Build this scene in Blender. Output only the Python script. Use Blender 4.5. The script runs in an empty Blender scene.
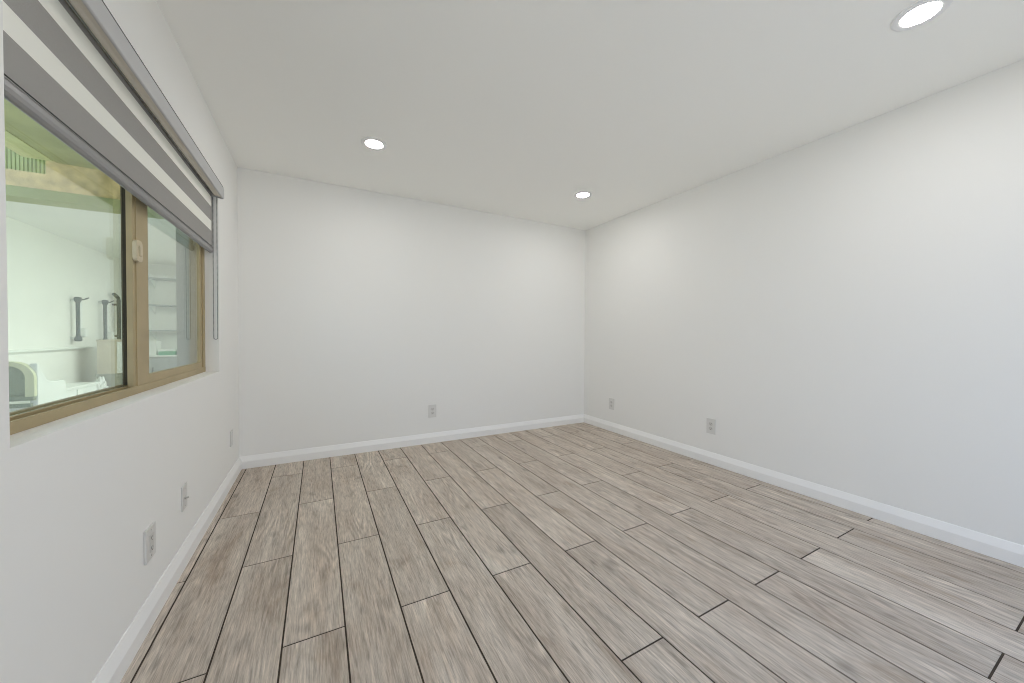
import bpy, bmesh, math, random
from mathutils import Vector, Matrix, noise as mnoise

scene = bpy.context.scene
COL = scene.collection
random.seed(7)

# ------------------------------------------------------------------ camera
W, H, LEN = 3.562, 2.44, 4.0          # room: x 0..W, y -LEN..0, z 0..H
F_PX, YAW, PITCH, ROLL = 360.9, 0.4918, -0.0160, 0.0055
cam_data = bpy.data.cameras.new('camera')
cam_data.sensor_width = 36.0
cam_data.lens = F_PX / 1024 * 36.0
cam_data.clip_start = 0.02
cam = bpy.data.objects.new('camera', cam_data)
COL.objects.link(cam)
fw = Vector((math.sin(YAW) * math.cos(PITCH), math.cos(YAW) * math.cos(PITCH), math.sin(PITCH)))
rt = Vector((math.cos(YAW), -math.sin(YAW), 0))
up = rt.cross(fw)
r2 = rt * math.cos(ROLL) + up * math.sin(ROLL)
u2 = -rt * math.sin(ROLL) + up * math.cos(ROLL)
m = Matrix((r2, u2, -fw)).transposed().to_4x4()
m.translation = Vector((0.5725, -3.6199, 1.0968))
cam.matrix_world = m
scene.camera = cam

# ------------------------------------------------------------------ sky, exposure
SKY = 1.6
LAMP = 146.0
GARAGE_FILL = 128.0
world = bpy.data.worlds.new('sky')
scene.world = world
world.use_nodes = True
wn = world.node_tree
bg = wn.nodes['Background']
tc = wn.nodes.new('ShaderNodeTexCoord')
sp = wn.nodes.new('ShaderNodeSeparateXYZ')
rp = wn.nodes.new('ShaderNodeValToRGB')
wn.links.new(tc.outputs['Generated'], sp.inputs[0])
wn.links.new(sp.outputs['Z'], rp.inputs[0])
rp.color_ramp.elements[0].position = 0.0
rp.color_ramp.elements[0].color = (0.78, 0.86, 1.0, 1)
rp.color_ramp.elements[1].position = 0.7
rp.color_ramp.elements[1].color = (0.42, 0.62, 1.0, 1)
wn.links.new(rp.outputs[0], bg.inputs['Color'])
bg.inputs['Strength'].default_value = SKY

scene.view_settings.view_transform = 'Standard'
scene.view_settings.look = 'None'
scene.view_settings.exposure = 0.0
scene.view_settings.gamma = 1.0
scene.view_settings.use_curve_mapping = False
scene.cycles.use_denoising = True
scene.cycles.filter_width = 1.0
scene.cycles.max_bounces = 14
scene.cycles.diffuse_bounces = 10
scene.cycles.transparent_max_bounces = 16

# high sun behind the house: lights the paving outside, none of it enters the room
SUN = 5.8
sl = bpy.data.lights.new('sun', 'SUN')
sl.energy = SUN; sl.angle = 0.009; sl.color = (1.0, 0.93, 0.80)
slo = bpy.data.objects.new('sun', sl)
slo.rotation_euler = Vector((-0.22, -0.30, -1.0)).to_track_quat('-Z', 'Y').to_euler()
COL.objects.link(slo)

# unseen area light added to brighten the garage, it has no fixture
al = bpy.data.lights.new('garage_fill_light', 'AREA')
al.shape = 'RECTANGLE'; al.size = 1.2; al.size_y = 2.4
al.energy = GARAGE_FILL; al.color = (0.95, 1.0, 0.97)
alo = bpy.data.objects.new('garage_fill_light', al)
alo.location = (0.45, 3.2, 2.44)
COL.objects.link(alo)


# ------------------------------------------------------------------ materials
def mat(name, color, rough=0.6, metal=0.0, noise=None, bump=None, spec=0.5):
    """principled; noise=(scale, amount) varies the colour, bump=(scale, strength)"""
    m = bpy.data.materials.new(name)
    m.use_nodes = True
    nt = m.node_tree
    b = nt.nodes['Principled BSDF']
    b.inputs['Base Color'].default_value = (*color, 1)
    b.inputs['Roughness'].default_value = rough
    b.inputs['Metallic'].default_value = metal
    b.inputs['Specular IOR Level'].default_value = spec
    g = nt.nodes.new('ShaderNodeNewGeometry')
    if noise:
        n = nt.nodes.new('ShaderNodeTexNoise')
        n.inputs['Scale'].default_value = noise[0]
        n.inputs['Detail'].default_value = 5
        nt.links.new(g.outputs['Position'], n.inputs['Vector'])
        mr = nt.nodes.new('ShaderNodeMapRange')
        mr.inputs[1].default_value = 0.3; mr.inputs[2].default_value = 0.7
        mr.inputs[3].default_value = 1 - noise[1]; mr.inputs[4].default_value = 1 + noise[1]
        nt.links.new(n.outputs[0], mr.inputs[0])
        mx = nt.nodes.new('ShaderNodeVectorMath'); mx.operation = 'SCALE'
        mx.inputs[0].default_value = color
        nt.links.new(mr.outputs[0], mx.inputs['Scale'])
        nt.links.new(mx.outputs[0], b.inputs['Base Color'])
    if bump:
        n2 = nt.nodes.new('ShaderNodeTexNoise')
        n2.inputs['Scale'].default_value = bump[0]
        n2.inputs['Detail'].default_value = 3
        nt.links.new(g.outputs['Position'], n2.inputs['Vector'])
        bp = nt.nodes.new('ShaderNodeBump')
        bp.inputs['Strength'].default_value = bump[1]
        bp.inputs['Distance'].default_value = 0.002
        nt.links.new(n2.outputs[0], bp.inputs['Height'])
        nt.links.new(bp.outputs[0], b.inputs['Normal'])
    return m


def glass_mat():
    m = bpy.data.materials.new('window_glass')
    m.use_nodes = True
    nt = m.node_tree
    nt.nodes.clear()
    L = nt.links.new
    out = nt.nodes.new('ShaderNodeOutputMaterial')
    tr = nt.nodes.new('ShaderNodeBsdfTransparent')
    tr.inputs[0].default_value = (0.94, 0.975, 0.945, 1)
    gl = nt.nodes.new('ShaderNodeBsdfGlossy')
    gl.inputs['Roughness'].default_value = 0.0
    mix = nt.nodes.new('ShaderNodeMixShader')
    g = nt.nodes.new('ShaderNodeNewGeometry')
    d = nt.nodes.new('ShaderNodeVectorMath'); d.operation = 'DOT_PRODUCT'
    L(g.outputs['Normal'], d.inputs[0]); L(g.outputs['Incoming'], d.inputs[1])
    a = nt.nodes.new('ShaderNodeMath'); a.operation = 'ABSOLUTE'
    L(d.outputs['Value'], a.inputs[0])
    s = nt.nodes.new('ShaderNodeMath'); s.operation = 'SUBTRACT'
    s.inputs[0].default_value = 1.0; L(a.outputs[0], s.inputs[1])
    p = nt.nodes.new('ShaderNodeMath'); p.operation = 'POWER'
    L(s.outputs[0], p.inputs[0]); p.inputs[1].default_value = 4.0
    ma = nt.nodes.new('ShaderNodeMath'); ma.operation = 'MULTIPLY_ADD'
    L(p.outputs[0], ma.inputs[0]); ma.inputs[1].default_value = 0.94; ma.inputs[2].default_value = 0.06
    L(ma.outputs[0], mix.inputs[0]); L(tr.outputs[0], mix.inputs[1]); L(gl.outputs[0], mix.inputs[2])
    L(mix.outputs[0], out.inputs[0])
    return m


def sheer_mat(name, color, clear, trans):
    m = bpy.data.materials.new(name)
    m.use_nodes = True
    nt = m.node_tree
    nt.nodes.clear()
    L = nt.links.new
    out = nt.nodes.new('ShaderNodeOutputMaterial')
    df = nt.nodes.new('ShaderNodeBsdfDiffuse'); df.inputs[0].default_value = (*color, 1)
    tl = nt.nodes.new('ShaderNodeBsdfTranslucent'); tl.inputs[0].default_value = (*color, 1)
    tr = nt.nodes.new('ShaderNodeBsdfTransparent')
    m1 = nt.nodes.new('ShaderNodeMixShader'); m1.inputs[0].default_value = trans
    L(df.outputs[0], m1.inputs[1]); L(tl.outputs[0], m1.inputs[2])
    m2 = nt.nodes.new('ShaderNodeMixShader'); m2.inputs[0].default_value = clear
    L(m1.outputs[0], m2.inputs[1]); L(tr.outputs[0], m2.inputs[2])
    L(m2.outputs[0], out.inputs[0])
    return m


def emit_mat(name, color, strength):
    m = bpy.data.materials.new(name)
    m.use_nodes = True
    nt = m.node_tree
    nt.nodes.clear()
    out = nt.nodes.new('ShaderNodeOutputMaterial')
    e = nt.nodes.new('ShaderNodeEmission')
    e.inputs[0].default_value = (*color, 1)
    e.inputs[1].default_value = strength
    nt.links.new(e.outputs[0], out.inputs[0])
    return m


def plank_mat():
    m = bpy.data.materials.new('wood_look_plank')
    m.use_nodes = True
    nt = m.node_tree
    L = nt.links.new
    N = nt.nodes.new
    b = nt.nodes['Principled BSDF']
    g = N('ShaderNodeNewGeometry')
    rnd = N('ShaderNodeVectorMath'); rnd.operation = 'SCALE'
    rnd.inputs[0].default_value = (37.0, 91.0, 53.0)
    L(g.outputs['Random Per Island'], rnd.inputs['Scale'])
    add = N('ShaderNodeVectorMath'); add.operation = 'ADD'
    L(g.outputs['Position'], add.inputs[0]); L(rnd.outputs[0], add.inputs[1])

    def stretched(sx, sy, detail, rough=0.6, dist=0.0):
        v = N('ShaderNodeVectorMath'); v.operation = 'MULTIPLY'
        v.inputs[1].default_value = (sx, sy, 1.0)
        L(add.outputs[0], v.inputs[0])
        n = N('ShaderNodeTexNoise')
        n.inputs['Scale'].default_value = 1.0
        n.inputs['Detail'].default_value = detail
        n.inputs['Roughness'].default_value = rough
        n.inputs['Distortion'].default_value = dist
        L(v.outputs[0], n.inputs['Vector'])
        return n.outputs[0]

    def rng(src, a, c, lo, hi):
        r = N('ShaderNodeMapRange')
        r.inputs[1].default_value = a; r.inputs[2].default_value = c
        r.inputs[3].default_value = lo; r.inputs[4].default_value = hi
        L(src, r.inputs[0])
        return r.outputs[0]

    def mul(a, c):
        x = N('ShaderNodeMath'); x.operation = 'MULTIPLY'
        L(a, x.inputs[0]); L(c, x.inputs[1])
        return x.outputs[0]

    fine = stretched(210, 13, 3, 0.7)
    streak = stretched(75, 3.6, 8, 0.85, 0.15)
    broad = stretched(10, 1.6, 4, 0.6, 0.6)
    patch = stretched(7.0, 2.6, 4, 0.6, 0.4)
    knot = stretched(16, 6.0, 2, 0.5)
    # cathedral grain: contour bands of a stretched noise field, only in places
    field = stretched(7.5, 1.0, 1.5, 0.4, 0.15)
    fm = N('ShaderNodeMath'); fm.operation = 'MULTIPLY'
    L(field, fm.inputs[0]); fm.inputs[1].default_value = 95.0
    fs = N('ShaderNodeMath'); fs.operation = 'SINE'
    L(fm.outputs[0], fs.inputs[0])
    amp = rng(stretched(5, 1.7, 2), 0.50, 0.64, 0.0, 0.15)
    ra = N('ShaderNodeMath'); ra.operation = 'MULTIPLY_ADD'
    L(fs.outputs[0], ra.inputs[0]); L(amp, ra.inputs[1]); ra.inputs[2].default_value = 1.0
    shade = mul(mul(rng(fine, 0.25, 0.75, 0.68, 1.32), rng(streak, 0.30, 0.70, 0.86, 1.12)), ra.outputs[0])
    shade = mul(shade, rng(stretched(130, 8.0, 2, 0.6), 0.55, 0.64, 1.04, 0.84))
    shade = mul(shade, rng(stretched(34, 1.2, 4, 0.7, 0.2), 0.32, 0.68, 0.88, 1.10))
    shade = mul(shade, rng(knot, 0.62, 0.80, 1.0, 0.62))
    tone = rng(broad, 0.3, 0.7, 0.0, 1.0)
    cr = N('ShaderNodeMix'); cr.data_type = 'RGBA'
    cr.inputs['A'].default_value = (0.435, 0.362, 0.296, 1)
    cr.inputs['B'].default_value = (0.605, 0.540, 0.464, 1)
    L(tone, cr.inputs['Factor'])
    # a browner wash in a few places
    c2 = N('ShaderNodeMix'); c2.data_type = 'RGBA'
    L(rng(patch, 0.58, 0.78, 0.0, 0.7), c2.inputs['Factor'])
    L(cr.outputs['Result'], c2.inputs['A'])
    c2.inputs['B'].default_value = (0.33, 0.24, 0.165, 1)
    per = rng(g.outputs['Random Per Island'], 0, 1, 0.94, 1.06)
    fin = N('ShaderNodeVectorMath'); fin.operation = 'SCALE'
    L(c2.outputs['Result'], fin.inputs[0]); L(mul(shade, per), fin.inputs['Scale'])
    L(fin.outputs[0], b.inputs['Base Color'])
    b.inputs['Roughness'].default_value = 0.55
    b.inputs['Specular IOR Level'].default_value = 0.22
    bp = N('ShaderNodeBump'); bp.inputs['Strength'].default_value = 0.25
    bp.inputs['Distance'].default_value = 0.0012
    L(streak, bp.inputs['Height']); L(bp.outputs[0], b.inputs['Normal'])
    return m


M = dict(
    wall=mat('wall_paint', (0.862, 0.858, 0.832), 0.7, bump=(260, 0.08), spec=0.25),
    ceil=mat('ceiling_paint', (0.94, 0.94, 0.912), 0.8, bump=(260, 0.08), spec=0.2),
    trim=mat('white_trim_paint', (0.90, 0.895, 0.875), 0.4, spec=0.4),
    plank=plank_mat(),
    grout=mat('dark_grout', (0.048, 0.034, 0.022), 0.9),
    frame=mat('bronze_tan_aluminium', (0.41, 0.325, 0.175), 0.45, noise=(9, 0.06)),
    gasket=mat('dark_bronze_seal', (0.045, 0.032, 0.014), 0.6),
    latch=mat('tan_latch_plastic', (0.58, 0.50, 0.34), 0.4),
    glass=glass_mat(),
    grey_fabric=mat('grey_blind_fabric', (0.345, 0.335, 0.315), 0.95, noise=(700, 0.08)),
    sheer=sheer_mat('sheer_blind_fabric', (0.97, 0.97, 0.91), 0.03, 0.15),
    cassette=mat('light_grey_aluminium', (0.50, 0.50, 0.50), 0.45),
    cass_in=mat('warm_grey_aluminium', (0.66, 0.62, 0.55), 0.5),
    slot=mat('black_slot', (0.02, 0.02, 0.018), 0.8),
    rail=mat('grey_rail', (0.27, 0.265, 0.26), 0.4),
    chain=mat('grey_bead_plastic', (0.22, 0.22, 0.22), 0.45),
    plate=mat('white_plate_plastic', (0.70, 0.695, 0.67), 0.35),
    plate_in=mat('white_insert_plastic', (0.60, 0.59, 0.56), 0.35),
    hole=mat('dark_socket_hole', (0.09, 0.085, 0.075), 0.7),
    screw=mat('steel_screw', (0.55, 0.55, 0.53), 0.35, 0.8),
    lamp_trim=mat('white_lamp_trim', (0.86, 0.86, 0.86), 0.35),
    lamp_in=mat('grey_lamp_baffle', (0.6, 0.6, 0.6), 0.4),
    lens=emit_mat('lit_lens', (1.0, 0.985, 0.96), LAMP),
    stucco=mat('cream_stucco', (0.80, 0.64, 0.34), 0.95, noise=(14, 0.22), bump=(60, 1.0)),
    green=mat('sage_green_paint', (0.38, 0.43, 0.19), 0.7, noise=(8, 0.06)),
    soffit=mat('pale_green_paint', (0.55, 0.55, 0.26), 0.75, noise=(5, 0.14)),
    gutter=mat('light_green_paint', (0.80, 0.82, 0.40), 0.6, noise=(20, 0.08)),
    batten=mat('green_siding', (0.44, 0.52, 0.20), 0.8, noise=(10, 0.1)),
    gwall=mat('garage_white_paint', (0.86, 0.87, 0.835), 0.85, noise=(2.5, 0.03)),
    pier=mat('grey_green_stucco', (0.34, 0.36, 0.30), 0.9, noise=(30, 0.08)),
    concrete=mat('grey_concrete', (0.42, 0.42, 0.40), 0.9, noise=(4, 0.1)),
    white=mat('white_lacquer', (0.84, 0.87, 0.85), 0.35),
    cream=mat('cream_yellow_shell', (0.68, 0.70, 0.50), 0.45),
    mesh_grey=mat('grey_green_mesh', (0.30, 0.35, 0.28), 0.9, noise=(90, 0.3)),
    beige=mat('beige_cabinet_board', (0.60, 0.555, 0.46), 0.6, noise=(6, 0.05)),
    tub=mat('translucent_grey_plastic', (0.36, 0.38, 0.34), 0.3, noise=(12, 0.2)),
    cloth=mat('white_crumpled_cloth', (0.86, 0.88, 0.87), 0.9),
    steel_dark=mat('dark_grey_tube', (0.10, 0.135, 0.135), 0.4, 0.3),
    shelf_grey=mat('blue_grey_shelf', (0.42, 0.47, 0.47), 0.6),
    green_box=mat('green_carton', (0.10, 0.45, 0.26), 0.5),
    earth=mat('yard_paving', (0.55, 0.54, 0.51), 0.95, noise=(3, 0.12)),
)


# ------------------------------------------------------------------ mesh helpers
class MB:
    def __init__(self):
        self.bm = bmesh.new()

    def _merge(self, t, mi, smooth):
        for f in t.faces:
            f.material_index = mi
            f.smooth = smooth
        me = bpy.data.meshes.new('t')
        t.to_mesh(me); t.free()
        self.bm.from_mesh(me)
        bpy.data.meshes.remove(me)

    def box(self, x0, x1, y0, y1, z0, z1, bevel=0.0, mi=0, seg=2):
        t = bmesh.new()
        bmesh.ops.create_cube(t, size=1)
        for v in t.verts:
            v.co = Vector((x0 + (v.co.x + .5) * (x1 - x0), y0 + (v.co.y + .5) * (y1 - y0), z0 + (v.co.z + .5) * (z1 - z0)))
        if bevel:
            bmesh.ops.bevel(t, geom=t.edges[:], offset=bevel, segments=seg, profile=0.6, affect='EDGES')
        self._merge(t, mi, False)
        return self

    def prism(self, pts, axis, a, b, mi=0, bevel=0.0):
        """closed outline pts (u,v) extruded along axis 'x','y','z' from a to b"""
        t = bmesh.new()
        def P(u, v, w):
            return {'x': (w, u, v), 'y': (u, w, v), 'z': (u, v, w)}[axis]
        va = [t.verts.new(P(u, v, a)) for u, v in pts]
        vb = [t.verts.new(P(u, v, b)) for u, v in pts]
        n = len(pts)
        t.faces.new(va); t.faces.new(vb[::-1])
        for i in range(n):
            t.faces.new((va[i], vb[i], vb[(i + 1) % n], va[(i + 1) % n]))
        bmesh.ops.recalc_face_normals(t, faces=t.faces[:])
        if bevel:
            bmesh.ops.bevel(t, geom=t.edges[:], offset=bevel, segments=2, profile=0.6, affect='EDGES')
        self._merge(t, mi, False)
        return self

    def lathe(self, prof, centre, axis='z', seg=48, mi=0, smooth=True, cap=True):
        """prof = [(r, h)...] turned round axis through centre"""
        t = bmesh.new()
        rings = []
        for r, h in prof:
            ring = []
            for k in range(seg):
                a = 2 * math.pi * k / seg
                c, s = r * math.cos(a), r * math.sin(a)
                p = {'z': (c, s, h), 'x': (h, c, s), 'y': (c, h, s)}[axis]
                ring.append(t.verts.new(Vector(p) + Vector(centre)))
            rings.append(ring)
        for i in range(len(rings) - 1):
            for k in range(seg):
                t.faces.new((rings[i][k], rings[i][(k + 1) % seg], rings[i + 1][(k + 1) % seg], rings[i + 1][k]))
        if cap and prof[0][0] > 1e-6: t.faces.new(rings[0])
        if cap and prof[-1][0] > 1e-6: t.faces.new(rings[-1])
        bmesh.ops.remove_doubles(t, verts=t.verts[:], dist=1e-6)
        bmesh.ops.recalc_face_normals(t, faces=t.faces[:])
        self._merge(t, mi, smooth)
        return self

    def tube(self, pts, r, seg=10, mi=0, closed=False):
        t = bmesh.new()
        pts = [Vector(p) for p in pts]
        rings = []
        n = len(pts)
        for i, p in enumerate(pts):
            if closed:
                d = pts[(i + 1) % n] - pts[i - 1]
            else:
                d = pts[min(i + 1, n - 1)] - pts[max(i - 1, 0)]
            d.normalize()
            ref = Vector((0, 0, 1)) if abs(d.z) < 0.9 else Vector((1, 0, 0))
            a = d.cross(ref).normalized(); b = d.cross(a)
            rings.append([t.verts.new(p + (a * math.cos(2 * math.pi * k / seg) + b * math.sin(2 * math.pi * k / seg)) * r) for k in range(seg)])
        for i in range(n if closed else n - 1):
            A, B = rings[i], rings[(i + 1) % n]
            for k in range(seg):
                t.faces.new((A[k], A[(k + 1) % seg], B[(k + 1) % seg], B[k]))
        if not closed:
            t.faces.new(rings[0]); t.faces.new(rings[-1])
        bmesh.ops.recalc_face_normals(t, faces=t.faces[:])
        self._merge(t, mi, True)
        return self

    def ball(self, c, r, sub=2, mi=0, scale=(1, 1, 1)):
        t = bmesh.new()
        bmesh.ops.create_icosphere(t, subdivisions=sub, radius=r)
        for v in t.verts:
            v.co = Vector((v.co.x * scale[0], v.co.y * scale[1], v.co.z * scale[2])) + Vector(c)
        self._merge(t, mi, True)
        return self

    def build(self, name, mats, parent=None, origin=None):
        me = bpy.data.meshes.new(name)
        o0 = Vector(origin) if origin else Vector((0, 0, 0))
        if parent is not None:
            o0 = parent.location.copy()
        if o0.length:
            bmesh.ops.translate(self.bm, verts=self.bm.verts[:], vec=-o0)
        self.bm.to_mesh(me); self.bm.free()
        for mm in (mats if isinstance(mats, (list, tuple)) else [mats]):
            me.materials.append(mm)
        o = bpy.data.objects.new(name, me)
        COL.objects.link(o)
        if parent is not None:
            o.parent = parent
        else:
            o.location = o0
        return o


def sub(parent_part, root, mb, name, mats):
    """a sub-part: built round the thing's base, hung under one of its parts"""
    o = mb.build(name, mats, root)
    o.parent = parent_part
    return o


def tag(o, label=None, cat=None, group=None, kind=None):
    if label: o['label'] = label
    if cat: o['category'] = cat
    if group: o['group'] = group
    if kind: o['kind'] = kind
    return o


def empty(name, loc):
    o = bpy.data.objects.new(name, None)
    o.empty_display_size = 0.1
    o.location = loc
    COL.objects.link(o)
    return o


def copy_tree(o, parent=None):
    c = o.copy()
    COL.objects.link(c)
    c.parent = parent
    for ch in list(o.children):
        copy_tree(ch, c)
    return c


def struct(o):
    o['kind'] = 'structure'
    return o


# ------------------------------------------------------------------ room shell
WT = 0.14                                            # left wall thickness
WY0, WY1, WZ0, WZ1 = -2.457, -0.640, 0.855, 2.060    # window opening
b = MB()
b.box(-WT, 0, -LEN - .12, WY0, -.15, H + .2)
b.box(-WT, 0, WY1, 0.8, -.15, H + .2)
b.box(-WT, 0, WY0, WY1, -.15, WZ0)
b.box(-WT, 0, WY0, WY1, WZ1, H + .2)
struct(b.build('wall_left', M['wall']))
struct(MB().box(0, W, 0, 0.12, -.15, H).build('wall_back', M['wall']))
struct(MB().box(W, W + .12, -LEN - .12, 0.12, -.15, H).build('wall_right', M['wall']))
DX0, DX1, DZ = 0.8, 3.3, 2.10                        # doorway in the wall behind the camera
b = MB()
b.box(0, DX0, -LEN - .12, -LEN, -.15, H)
b.box(DX1, W, -LEN - .12, -LEN, -.15, H)
b.box(DX0, DX1, -LEN - .12, -LEN, DZ, H)
struct(b.build('wall_front', M['wall']))
struct(MB().box(0, W + .12, -LEN - .12, 0.12, H, H + .2).build('ceiling', M['ceil']))

# floor: real planks with dark joints between them
xs = [0, .049, .251, .456, .658, .862, 1.067, 1.270, 1.472, 1.677, 1.880, 2.077, 2.272, 2.474, 2.675, 2.876, 3.070, 3.282, 3.470, W]
b = MB()
b.box(0, W, -LEN, 0, -.15, -.0015, mi=1)
G = 0.0029
for i in range(len(xs) - 1):
    odd = i % 2 == 0                                 # the sliver by the wall joins like the odd rows
    ys = [0.0] + ([-.332, -1.541, -2.737, -3.94] if odd else [-.934, -2.142, -3.338]) + [-LEN]
    for k in range(len(ys) - 1):
        x0, x1 = xs[i] + (G if i else 0), xs[i + 1] - (G if i + 1 < len(xs) - 1 else 0)
        y1, y0 = ys[k] - (G if k else 0), ys[k + 1] + G
        if y1 - y0 < .02: continue
        t = bmesh.new()
        e = .0007
        lo = [t.verts.new(p) for p in ((x0, y0, -.0016), (x1, y0, -.0016), (x1, y1, -.0016), (x0, y1, -.0016))]
        hi = [t.verts.new(p) for p in ((x0 + e, y0 + e, 0), (x1 - e, y0 + e, 0), (x1 - e, y1 - e, 0), (x0 + e, y1 - e, 0))]
        t.faces.new(hi)
        for q in range(4):
            t.faces.new((lo[q], lo[(q + 1) % 4], hi[(q + 1) % 4], hi[q]))
        b._merge(t, 0, False)
struct(b.build('floor', [M['plank'], M['grout']]))

# baseboards, mitred
PROF = [(0, 0), (.019, 0), (.019, .059), (.0180, .062), (.0045, .098), (.003, .1), (0, .1)]


def baseboard(name, f):
    t = bmesh.new()
    A = [t.verts.new(f(d, z, 0)) for d, z in PROF]
    B = [t.verts.new(f(d, z, 1)) for d, z in PROF]
    n = len(PROF)
    t.faces.new(A); t.faces.new(B[::-1])
    for i in range(n):
        t.faces.new((A[i], B[i], B[(i + 1) % n], A[(i + 1) % n]))
    bmesh.ops.recalc_face_normals(t, faces=t.faces[:])
    bb = MB(); bb._merge(t, 0, False)
    struct(bb.build(name, M['trim']))


baseboard('baseboard_back', lambda d, z, e: (d if e == 0 else W - d, -d, z))
baseboard('baseboard_left', lambda d, z, e: (d, -d if e == 0 else -LEN, z))
baseboard('baseboard_right', lambda d, z, e: (W - d, -d if e == 0 else -LEN, z))

# ------------------------------------------------------------------ window
win = struct(empty('window_1', (-.1, (WY0 + WY1) / 2, WZ0)))
b = MB()
e = .001
b.box(-.137, -.0725, WY0 + e, WY1 - e, WZ0, WZ0 + .017)                 # sill base
b.box(-.079, -.070, WY0 + e, WY1 - e, WZ0, WZ0 + .031, .0015)          # inner lip
b.box(-.1015, -.0975, WY0 + e, WY1 - e, WZ0, WZ0 + .034, .001)         # centre track
b.box(-.138, -.128, WY0 + e, WY1 - e, WZ0, WZ0 + .036, .001)
b.box(-.138, -.070, WY0 + e, WY1 - e, WZ1 - .035, WZ1 - e, .002)       # head
b.box(-.1375, -.0708, WY1 - .046, WY1 - e, WZ0 + .001, WZ1 - .03, .002)  # far jamb
b.box(-.1375, -.0708, WY0 + e, WY0 + .046, WZ0 + .001, WZ1 - .03, .002)  # near jamb
b.build('window_frame', M['frame'], win)
# fixed pane and its dark meeting stile
b = MB()
b.box(-.1085, -.1035, WY0 + .03, -1.58, WZ0 + .034, WZ1 - .02)
b.build('glass_pane', M['glass'], win)
b = MB()
b.box(-.116, -.1020, -1.626, -1.572, WZ0 + .036, WZ1 - .03, .0015)
b.box(-.1020, -.0890, -1.626, -1.614, WZ0 + .036, WZ1 - .03, .001)
b.build('meeting_stile', M['gasket'], win)
# sliding sash
b = MB()
S0, S1, SX0, SX1 = -1.645, -.690, -.0955, -.0760
b.box(SX0, SX1, S0, -1.506, WZ0 + .021, WZ1 - .03, .0015)              # wide stile
b.box(SX1 - .001, SX1 + .003, S0 + .022, -1.508, WZ0 + .025, WZ1 - .035, .001)
b.box(SX0, SX1, S1 - .034, S1, WZ0 + .021, WZ1 - .03, .0015)           # far stile
b.box(SX0, SX1 + .002, -1.507, S1 - .033, WZ0 + .021, WZ0 + .066, .0015)
b.box(SX0, SX1, -1.507, S1 - .033, WZ1 - .07, WZ1 - .031, .0015)
sash = b.build('sliding_sash', M['frame'], win)
b = MB()
b.box(-.0885, -.0840, -1.510, S1 - .030, WZ0 + .06, WZ1 - .06)
sub(sash, win, b, 'glass_pane', M['glass'])
# latch: rounded plate with a thumb lever
b = MB()
out = []
for k in range(28):
    a = 2 * math.pi * k / 28
    cy, cz = abs(math.cos(a)) ** .55 * math.copysign(1, math.cos(a)), abs(math.sin(a)) ** .55 * math.copysign(1, math.sin(a))
    out.append((-1.628 + .030 * cy, 1.428 + .043 * cz))
b.prism(out, 'x', SX1 + .002, SX1 + .016, bevel=.003)
b.box(SX1 + .012, SX1 + .021, -1.640, -1.618, 1.408, 1.450, .004)
sub(sash, win, b, 'latch', M['latch'])

# ------------------------------------------------------------------ roller blind
bl = tag(empty('roller_blind', (0, (WY0 + WY1) / 2, 2.045)),
         'half-raised grey and sheer striped roller blind hung at the top of the window', 'blind')
BY0, BY1 = WY0 + .004, WY1 - .013
b = MB()
fr = [(.006, 2.050), (.022, 2.050)]
for k in range(7):
    a = math.pi / 2 * (1 - k / 6)
    fr.append((.022 + .010 * math.cos(a), 2.040 + .010 * math.sin(a)))
fr += [(.032, 1.982)]
for k in range(1, 6):
    a = -math.pi / 2 * k / 5
    fr.append((.026 + .006 * math.cos(a), 1.980 + .006 * math.sin(a)))
fr += [(.0235, 1.974), (.0235, 1.979), (.028, 1.983), (.028, 2.040), (.006, 2.045)]
b.prism(fr, 'y', BY0, BY1)
b.box(-.055, .0235, BY0, BY1, 2.043, 2.050)
cas = b.build('cassette', M['cassette'], bl)
b = MB()
b.prism([(-.018, 1.990), (-.010, 1.9865), (.004, 1.985), (.018, 1.987), (.022, 1.991), (.022, 1.996), (-.018, 1.996)], 'y', BY0, BY1)
sub(cas, bl, b, 'underside_cover', M['cass_in'])
b = MB()
b.box(-.0245, .0275, BY0 + .001, BY1 - .001, 1.998, 2.042)
sub(cas, bl, b, 'roller_core', M['slot'])
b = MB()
b.box(.004, .0285, BY0, BY1 + .006, 2.0502, 2.0532)  # added black strip imitating the dark, shade-like halo line along the cassette top
sub(cas, bl, b, 'dark_halo_strip', M['slot'])
cap = [(.0325, 2.0365), (.029, 2.046), (.022, 2.0505), (-.055, 2.0505), (-.055, 1.985), (-.02, 1.981), (.024, 1.9735), (.030, 1.976), (.0325, 1.982)]
b = MB()
b.prism(cap, 'y', BY1, BY1 + .007, bevel=.0015)
sub(cas, bl, b, 'end_cap', M['cassette'])
b = MB()
b.prism(cap, 'y', BY0 - .003, BY0)
sub(cas, bl, b, 'end_cap', M['cassette'])
# fabric: bands from top to bottom, in two layers that wrap the bottom rail
bands = [(1.999, 1.977, 0), (1.977, 1.913, 1), (1.913, 1.8215, 0), (1.8215, 1.7575, 1), (1.7575, 1.663, 0)]
b = MB()
for z1, z0, k in bands:
    b.box(-.0330, -.0322, BY0 + .008, BY1 - .004, z0, z1, mi=k)
    b.box(-.0445, -.0437, BY0 + .008, BY1 - .004, z0, z1, mi=k)
b.build('fabric', [M['grey_fabric'], M['sheer']], bl)
b = MB()
ring = []
for z, x in ((1.658, -.0335), (1.656, -.0290), (1.648, -.0262), (1.636, -.0255), (1.626, -.0275), (1.620, -.0330), (1.618, -.0385),
             (1.620, -.0440), (1.628, -.0490), (1.640, -.0505), (1.652, -.0490), (1.658, -.0445)):
    ring.append((x, z))
b.prism(ring, 'y', BY0 + .010, BY1 - .006)
b.box(-.0262, -.0248, BY0 + .010, BY1 - .006, 1.6515, 1.6535)
rail = b.build('bottom_rail', M['rail'], bl)
b = MB()
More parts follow.
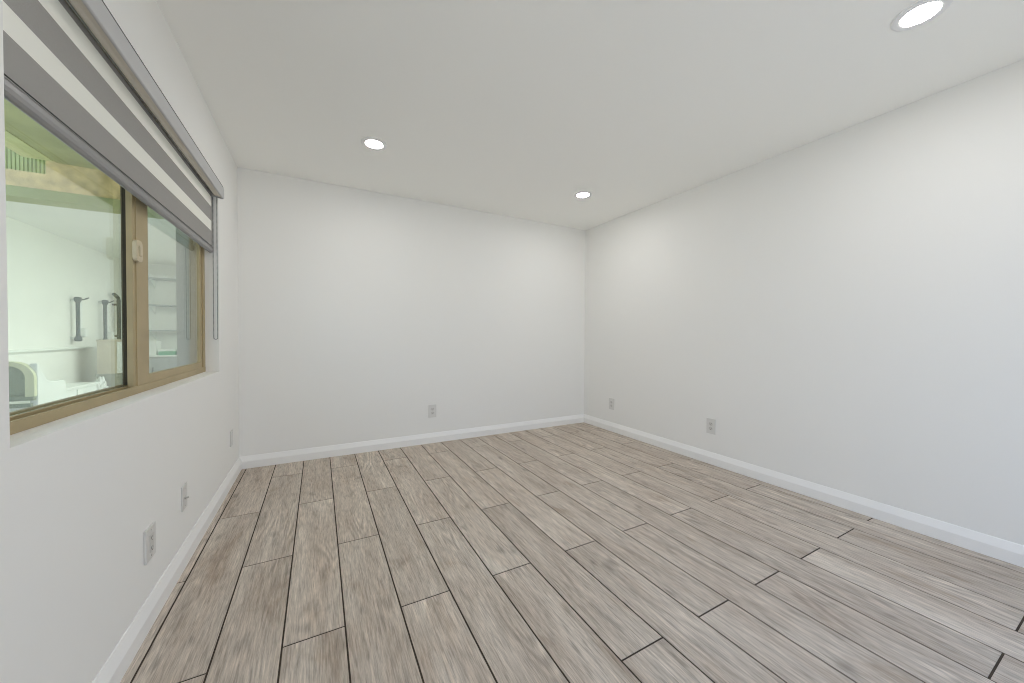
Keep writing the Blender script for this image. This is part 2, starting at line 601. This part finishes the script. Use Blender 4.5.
b.box(-.0425, -.0308, BY0 + .010, BY1 - .006, 1.6572, 1.6635)
sub(rail, bl, b, 'fabric_slot', M['slot'])
b = MB()
b.prism([(x * 1.0, z) for x, z in ring], 'y', BY1 - .006, BY1 - .002, bevel=.001)
sub(rail, bl, b, 'rail_end_cap', M['chain'])
# bead chain loop at the far jamb
b = MB()
path = []
cy_ = WY1 - .006
for k in range(61):
    path.append((-.0265, cy_, 1.985 - k * .0152))
for k in range(1, 8):
    a = math.pi * k / 8
    path.append((-.0165 - .010 * math.cos(a), cy_, 1.073 - .010 * math.sin(a)))
for k in range(61):
    path.append((-.0065, cy_, 1.073 + k * .0152))
b.tube(path, .0011, 6)
acc = 0
for p0, p1 in zip(path[:-1], path[1:]):
    v0, v1 = Vector(p0), Vector(p1)
    n = max(1, round((v1 - v0).length / .0076))
    for q in range(n):
        b.ball(v0.lerp(v1, q / n), .0026, 1)
b.build('bead_chain', M['chain'], bl)


# ------------------------------------------------------------------ downlights
def make_downlight(x, y):
    root = empty('recessed_downlight', (x, y, H))
    b = MB()
    b.lathe([(.0590, -.0052), (.064, -.0056), (.078, -.0056), (.0835, -.0045), (.0862, -.0015), (.0865, 0.0), (.0575, 0.0), (.0575, -.0040), (.0590, -.0052)], (x, y, H), seg=64, cap=False)
    b.build('trim_ring', M['lamp_trim'], root)
    b = MB()
    b.lathe([(.0586, -.0049), (.0574, -.0044), (.0568, -.0030), (.0568, 0)], (x, y, H), seg=64, cap=False)
    b.build('baffle', M['lamp_in'], root)
    b = MB()
    b.lathe([(0, -.0050), (.0550, -.0050), (.0562, -.0044), (.0565, -.0002), (0, -.0002)], (x, y, H), seg=48)
    b.build('lens', M['lens'], root)
    return root


LIGHTS = [((.920, -.905), 'lit recessed downlight in the ceiling nearest the window, alone on the left'),
          ((2.790, -.892), 'smallest lit recessed downlight, near the far right corner of the room'),
          ((2.772, -3.078), 'largest looking lit recessed downlight, cut by the top edge at the right'),
          ((.920, -3.078), None)]
first = None
for (x, y), lab in LIGHTS:
    if first is None:
        o = first = make_downlight(x, y)
    else:
        o = copy_tree(first); o.location = (x, y, H)
    tag(o, lab or 'lit recessed downlight behind the camera, above the window side', 'downlight', 'recessed ceiling downlights')


# ------------------------------------------------------------------ outlets and wall plates (local: plate in XZ, faces -Y)
def plate_root(name, loc, rz):
    o = empty(name, loc); o.rotation_euler = (0, 0, rz)
    return o


def local_build(mb, name, m_, root):
    me = bpy.data.meshes.new(name)
    mb.bm.to_mesh(me); mb.bm.free()
    me.materials.append(m_)
    o = bpy.data.objects.new(name, me)
    COL.objects.link(o); o.parent = root
    return o


def plate_shape(w=.070, h=.115, t=.006):
    b = MB()
    b.prism([(-w / 2, -h / 2), (w / 2, -h / 2), (w / 2, h / 2), (-w / 2, h / 2)], 'y', -t, 0, bevel=.0022)
    return b


def make_duplex(loc, rz):
    root = plate_root('duplex_outlet', loc, rz)
    local_build(plate_shape(.080, .130, .0065), 'cover_plate', M['plate'], root)
    for s in (1, -1):
        b = MB()
        out = []
        for k in range(32):
            a = 2 * math.pi * k / 32
            x, z = .0172 * math.cos(a), .0172 * math.sin(a)
            out.append((x, max(-.0138, min(.0138, z)) + s * .0195))
        b.prism(out, 'y', -.0075, -.004, bevel=.0006)
        rc = local_build(b, 'receptacle', M['plate_in'], root)
        b = MB()
        cz = s * .0195
        b.box(-.0076, -.0056, -.0079, -.0070, cz - .001, cz + .008)
        b.box(.0056, .0076, -.0079, -.0070, cz - .000, cz + .007)
        b.lathe([(.0026, -.0079), (.0026, -.0070)], (0, 0, cz - .0075), 'y', 16, smooth=False)
        o = local_build(b, 'slots', M['hole'], root); o.parent = rc
    b = MB()
    b.lathe([(0, -.0072), (.0025, -.0070), (.0030, -.0058)], (0, 0, 0), 'y', 16)
    local_build(b, 'screw', M['screw'], root)
    return root


def make_decora(loc, rz):
    root = plate_root('rectangular_outlet', loc, rz)
    local_build(plate_shape(.088, .124, .0085), 'cover_plate', M['plate'], root)
    b = MB()
    b.prism([(-.0165, -.033), (.0165, -.033), (.0165, .033), (-.0165, .033)], 'y', -.0105, -.006, bevel=.001)
    ins = local_build(b, 'receptacle', M['plate_in'], root)
    for s in (1, -1):
        b = MB()
        cz = s * .019
        b.box(-.0076, -.0056, -.0110, -.0100, cz - .003, cz + .006)
        b.box(.0056, .0076, -.0110, -.0100, cz - .002, cz + .005)
        b.lathe([(.0026, -.0110), (.0026, -.0100)], (0, 0, cz - .0085), 'y', 16, smooth=False)
        o = local_build(b, 'slots', M['hole'], root); o.parent = ins
    for s in (1, -1):
        b = MB()
        b.lathe([(0, -.0098), (.0025, -.0096), (.0030, -.0082)], (0, 0, s * .0485), 'y', 16)
        local_build(b, 'screw', M['screw'], root)
    return root


def make_jack(loc, rz):
    root = plate_root('cable_jack_plate', loc, rz)
    local_build(plate_shape(.070, .115, .006), 'cover_plate', M['plate'], root)
    b = MB()
    b.lathe([(.0085, -.006), (.0085, -.009), (.0048, -.009), (.0048, -.019), (.0035, -.0195), (.0, -.0195)], (0, 0, -.003), 'y', 20)
    local_build(b, 'cable_connector', M['screw'], root)
    for s in (1, -1):
        b = MB()
        b.lathe([(0, -.0072), (.0025, -.0070), (.0030, -.0058)], (0, 0, s * .042), 'y', 16)
        local_build(b, 'screw', M['screw'], root)
    return root


def make_blank(loc, rz):
    root = plate_root('wall_plate', loc, rz)
    local_build(plate_shape(.070, .115, .006), 'cover_plate', M['plate'], root)
    for s in (1, -1):
        b = MB()
        b.lathe([(0, -.0072), (.0025, -.0070), (.0030, -.0058)], (0, 0, s * .042), 'y', 16)
        local_build(b, 'screw', M['screw'], root)
    return root


PI = math.pi
gW = 'wall plates and outlets low on the walls'
tag(make_decora((0, -1.772, .302), PI / 2), 'white outlet on the window wall, biggest and nearest of the three plates there', 'outlet', gW)
tag(make_jack((0, -1.368, .316), PI / 2), 'white plate with a small protruding cable connector, on the window wall', 'wall plate', gW)
tag(make_blank((0, -.305, .328), PI / 2), 'white plate seen nearly edge-on, on the window wall beside the far corner', 'wall plate', gW)
dup0 = tag(make_duplex((1.594, 0, .325), 0), 'white duplex outlet low on the far wall facing the camera', 'outlet', gW)
for y, z, lab in ((-.495, .315, 'small white outlet on the right wall, nearest the far corner'),
                  (-1.695, .325, 'white duplex outlet on the right wall, closer one, midway along it')):
    o = copy_tree(dup0)
    o.location = (W, y, z); o.rotation_euler = (0, 0, -PI / 2)
    tag(o, lab, 'outlet', gW)

# ------------------------------------------------------------------ outside: eave, wing with open garage
GZ, GY, GX, GB, GC = -.15, .8, -2.70, 6.1, 2.485       # ground, garage front, side wall, back wall, ceiling
struct(MB().box(-14, 14, -16, GY, GZ - .2, GZ).build('ground', M['earth']))
struct(MB().box(GX - .15, 2.4, GY, GB + .15, GZ - .2, GZ).build('floor_garage', M['concrete']))
struct(MB().box(GX - .15, GX, GY + .15, GB + .15, GZ, 3.0).build('wall_garage_left', M['gwall']))
struct(MB().box(GX, 2.4, GB, GB + .15, GZ, 3.0).build('wall_garage_back', M['gwall']))
struct(MB().box(2.25, 2.4, GY + .15, GB, GZ, GC).build('wall_garage_right', M['gwall']))
struct(MB().box(GX, 2.4, GY + .15, GB, GC, GC + .2).build('ceiling_garage', M['gwall']))
b = MB()
PX = -.588
b.box(GX - .6, PX, GY, GY + .15, 2.264, 2.396)
b.box(-1.39, PX, GY, GY + .15, 2.396, 2.62)
b.box(GX - .6, GX + .05, GY, GY + .15, GZ, 2.264)
struct(b.build('wall_garage_front', M['stucco']))
struct(MB().box(PX, -WT, GY, GY + .15, GZ, 2.62).build('wall_pier', M['pier']))
struct(MB().box(-WT, 2.4, GY, GY + .15, GZ, 2.62).build('wall_garage_room', M['gwall']))
struct(MB().box(GX + .02, PX, GY - .02, GY + .17, 2.180, 2.264, .004).build('trim_1', M['green']))
b = MB()
x = -1.39
b.box(GX - .6, x, GY + .04, GY + .07, 2.397, 3.1)
while x > GX - .6:
    b.prism([(x, GY + .04), (x - .003, GY + .030), (x - .017, GY + .030), (x - .020, GY + .04)], 'z', 2.397, 3.1)
    x -= .022
struct(b.build('trim_2', M['batten']))
struct(MB().box(-1.326, -WT, -4.6, GY, 2.50, 2.62).build('eave_soffit', M['soffit']))
b = MB()
b.prism([(-1.334, 2.497), (-1.334, 2.62), (-1.35, 2.62), (-1.35, 2.512), (-1.485, 2.512), (-1.50, 2.62), (-1.515, 2.62), (-1.498, 2.497)], 'y', -4.6, GY - .03)
struct(b.build('eave_gutter', M['gutter']))

# ------------------------------------------------------------------ things in the garage
tag(MB().box(GX, GX + .055, GY + .15, 4.75, .862, .888, .004).build('wall_ledge', M['white'], origin=(GX, 1, .87)),
    'thin white ledge running along the garage side wall, seen through the window', 'ledge')

# rounded chair seen from behind
ch = tag(empty('rounded_armchair', (-2.27, 2.2, GZ)),
         'pale armchair with rounded cream back frame and grey mesh, at lower left through the window', 'chair')


def arch(hw, top, bot, r, n=10, cx=-2.27):
    pts = [(cx - hw, bot)]
    for k in range(n + 1):
        a = PI - (PI / 2) * k / n
        pts.append((cx - hw + r + r * math.cos(a), top - r + r * math.sin(a)))
    for k in range(n + 1):
        a = PI / 2 - (PI / 2) * k / n
        pts.append((cx + hw - r + r * math.cos(a), top - r + r * math.sin(a)))
    pts.append((cx + hw, bot))
    return pts


b = MB()
o_, i_ = arch(.246, .805, .44, .18), arch(.182, .762, .44, .125)
t = bmesh.new()
for yy in (2.0, 2.07):
    for p in o_: t.verts.new((p[0], yy, p[1]))
    for p in i_: t.verts.new((p[0], yy, p[1]))
t.verts.ensure_lookup_table()
n = len(o_)
V = t.verts
for k in range(n - 1):
    t.faces.new((V[k], V[k + 1], V[n + k + 1], V[n + k]))
    t.faces.new((V[2 * n + k], V[3 * n + k], V[3 * n + k + 1], V[2 * n + k + 1]))
    t.faces.new((V[k], V[2 * n + k], V[2 * n + k + 1], V[k + 1]))
    t.faces.new((V[n + k], V[n + k + 1], V[3 * n + k + 1], V[3 * n + k]))
for q in (0, n - 1):
    t.faces.new((V[q], V[n + q], V[3 * n + q], V[2 * n + q]))
bmesh.ops.recalc_face_normals(t, faces=t.faces[:])
b._merge(t, 0, False)
b.build('back_frame', M['cream'], ch)
b = MB()
b.prism(arch(.183, .763, .44, .126), 'y', 2.025, 2.045)
b.build('back_mesh', M['mesh_grey'], ch)
b = MB()
b.box(-2.51, -2.03, 2.0, 2.06, .40, .45, .01)
b.box(-2.49, -2.05, 2.0, 2.03, .33, .37, .005)
b.build('back_rail', M['mesh_grey'], ch)
for s in (-1, 1):
    b = MB()
    cx = -2.27 + s * .222
    side = [(2.04, .785), (2.08, .745), (2.13, .665), (2.19, .595), (2.27, .57), (2.48, .56), (2.52, .53), (2.52, .28), (2.04, .28)]
    b.prism(side, 'x', cx - .03, cx + .03, bevel=.012)
    b.build('side_panel', M['white'], ch)
b = MB()
b.box(-2.47, -2.07, 2.05, 2.5, .26, .34, .03)
b.build('seat', M['white'], ch)
for sx in (-1, 1):
    for yy in (2.05, 2.46):
        b = MB()
        b.lathe([(.016, GZ), (.022, .29)], (-2.27 + sx * .21, yy, 0), 'z', 14)
        b.build('leg', M['mesh_grey'], ch)

# low white worktable along the wall
tb = tag(empty('worktable', (-2.43, 3.12, GZ)), 'long low white worktable along the garage side wall, through the window', 'table')
MB().box(-2.67, -2.19, 2.57, 3.68, .375, .41, .006).build('tabletop', M['white'], tb)
dr = MB().box(-2.66, -2.205, 2.60, 3.65, .25, .375, .004).build('drawer_box', M['white'], tb)
for yy in (2.86, 3.40):
    sub(dr, tb, MB().box(-2.206, -2.192, yy - .22, yy + .22, .262, .366, .003), 'drawer_front', M['white'])
for x_ in (-2.63, -2.23):
    for yy in (2.62, 3.63):
        MB().box(x_ - .022, x_ + .022, yy - .022, yy + .022, GZ, .25, .003).build('leg', M['white'], tb)

# beige cabinet box on a clear tub
tu = tag(empty('storage_tub', (-2.27, 4.55, GZ)), 'murky grey storage tub standing under the beige box in the garage', 'tub')
b = MB()
b.prism([(-2.43, GZ), (-2.08, GZ), (-2.055, .455), (-2.455, .455)], 'y', 4.31, 4.80, bevel=.012)
b.build('tub_body', M['tub'], tu)
MB().box(-2.465, -2.045, 4.30, 4.81, .445, .470, .006).build('lid', M['tub'], tu)
bx = tag(empty('storage_box', (-2.27, 4.55, .470)), 'upright beige box with vertical panel edges, beside the dark meeting stile', 'box')
MB().box(-2.445, -2.055, 4.31, 4.80, .470, .985, .004).build('box_body', M['beige'], bx)
MB().box(-2.452, -2.048, 4.30, 4.81, .970, 1.000, .003).build('lid', M['beige'], bx)
MB().box(-2.095, -2.065, 4.296, 4.312, .475, .968, .003).build('edge_batten', M['cream'], bx)
MB().box(-2.22, -2.16, 4.300, 4.312, .475, .968, .002).build('edge_batten', M['white'], bx)
# crumpled cloth in front of the tub
b = MB()
b.ball((0, 0, 0), 1.0, 5)
for v in b.bm.verts:
    p = v.co.normalized()
    q = Vector((p.x * 1.6, p.y * 1.6, p.z * 2.4))
    d = 1 + .42 * mnoise.ridged_multi_fractal(q, 1.0, 2.1, 4, .9, 1.6) - .45 + .10 * mnoise.noise(q * 5)
    d = max(.55, min(1.25, d))
    v.co = Vector((-2.37 + .105 * p.x * d, 4.185 + .085 * p.y * d, .13 + .285 * p.z * (d if p.z > 0 else 1)))
tag(b.build('cloth_bundle', M['cloth'], origin=(-2.36, 4.17, GZ)), 'crumpled white cloth heaped before the grey tub', 'cloth')


# upright tubes fixed to the garage side wall
def wall_tube(y, z0, z1, lab):
    root = empty('wall_tube', (GX, y, z0))
    b = MB()
    prof = [(.0, z0), (.036, z0 + .004), (.043, z0 + .03), (.036, z0 + .065), (.022, z0 + .085), (.022, z1 - .085), (.036, z1 - .065), (.043, z1 - .03), (.036, z1 - .004), (0, z1)]
    b.lathe(prof, (GX + .075, y, 0), 'z', 20)
    b.build('tube', M['steel_dark'], root)
    for z in (z0 + .05, z1 - .05):
        b = MB(); b.lathe([(.02, 0), (.02, .07)], (GX, y, z), 'x', 14)
        b.build('wall_mount', M['white'], root)
    b = MB()
    b.box(GX, GX + .05, y + .13, y + .19, z0 + .02, z1 - .06, .008)
    b.box(GX, GX + .10, y + .14, y + .25, z0 + .06, z0 + .20, .02)
    b.build('side_bracket', M['white'], root)
    b = MB()
    b.tube([(GX + .01, y + .20, z1 - .03), (GX + .05, y + .24, z1 - .02), (GX + .08, y + .28, z1 + .01)], .010, 8)
    b.build('hook', M['steel_dark'], root)
    return tag(root, lab, 'tube', 'upright tubes on the garage wall')


wall_tube(4.27, .975, 1.645, 'dark upright tube with knobbed ends on the garage wall, left of the beige box')
wall_tube(5.06, .93, 1.665, 'dark upright tube on the garage wall, directly above the beige box')
pr = tag(empty('angled_pipe', (GX + .1, 5.53, 1.0)), 'dark pipe bent over at its top, close beside the dark meeting stile', 'pipe')
b = MB()
b.tube([(GX + .08, 5.52, .95), (GX + .08, 5.52, 1.70), (GX + .08, 5.50, 1.74), (GX + .09, 5.40, 1.77), (GX + .09, 5.32, 1.79)], .028, 12)
b.build('pipe', M['steel_dark'], pr)
for z in (1.05, 1.62):
    b = MB(); b.lathe([(.018, 0), (.018, .06)], (GX, 5.52, z), 'x', 12)
    b.build('wall_mount', M['steel_dark'], pr)

# shelves on the garage back wall, seen through the sliding sash
SHX0, SHX1 = -2.45, -1.45
for z, lab in ((2.16, 'topmost grey wall shelf in the garage, seen through the sliding sash'),
               (1.64, 'middle grey wall shelf in the garage, seen through the sliding sash'),
               (1.15, 'lowest grey wall shelf in the garage, seen through the sliding sash')):
    r = tag(empty('wall_shelf', (-1.95, GB, z)), lab, 'shelf', 'shelves on the garage back wall')
    MB().box(SHX0, SHX1, GB - .32, GB, z, z + .022, .003).build('shelf_board', M['shelf_grey'], r)
    for x_ in (-2.3, -1.6):
        MB().prism([(GB, z), (GB - .26, z), (GB - .26, z - .015), (GB, z - .16)], 'x', x_ - .01, x_ + .01).build('bracket', M['white'], r)
b = MB()
n = 26
prof = []
top = [( -2.40 + .85 * k / n, 2.235 + .022 * math.sin(k * .9) + .016 * math.sin(k * 2.3)) for k in range(n + 1)]
b.prism(top + [(-1.55, 2.183), (-2.40, 2.183)], 'y', GB - .30, GB - .04, bevel=.004)
tag(b.build('folded_cloth', M['cloth'], origin=(-1.97, GB - .2, 2.183)), 'rumpled white cloth lying on the topmost garage shelf', 'cloth')
cb = tag(empty('low_cabinet', (-1.95, GB - .3, GZ)), 'low pale cabinet against the garage back wall below the shelves', 'cabinet')
MB().box(-2.42, -1.50, GB - .5, GB - .01, GZ, .66, .006).build('cabinet_body', M['shelf_grey'], cb)
MB().box(-2.44, -1.48, GB - .53, GB - .005, .66, .69, .004).build('cabinet_top', M['white'], cb)
for x_ in (-2.19, -1.73):
    d_ = MB().box(x_ - .215, x_ + .215, GB - .515, GB - .5, GZ + .05, .63, .003).build('door', M['shelf_grey'], cb)
    sub(d_, cb, MB().box(x_ - .01, x_ + .01, GB - .535, GB - .514, .35, .47, .003), 'handle', M['steel_dark'])


def carton(x0, x1, y0, y1, z0, h, m_, lab):
    r = tag(empty('carton', ((x0 + x1) / 2, (y0 + y1) / 2, z0)), lab, 'box', 'cartons on the garage cabinet')
    MB().box(x0, x1, y0, y1, z0, z0 + h, .003).build('box_body', m_, r)
    MB().box(x0 - .004, x1 + .004, y0 - .004, y1 + .004, z0 + h * .72, z0 + h + .004, .002).build('lid', M['white'], r)


carton(-2.38, -2.16, GB - .46, GB - .20, .69, .27, M['white'], 'tall white carton at the left on the low garage cabinet')
carton(-2.12, -1.88, GB - .48, GB - .24, .69, .10, M['green_box'], 'green sided carton with white lid on the low garage cabinet')
carton(-1.84, -1.60, GB - .47, GB - .22, .69, .13, M['green_box'], 'right green sided carton, behind the reflected blind chain')
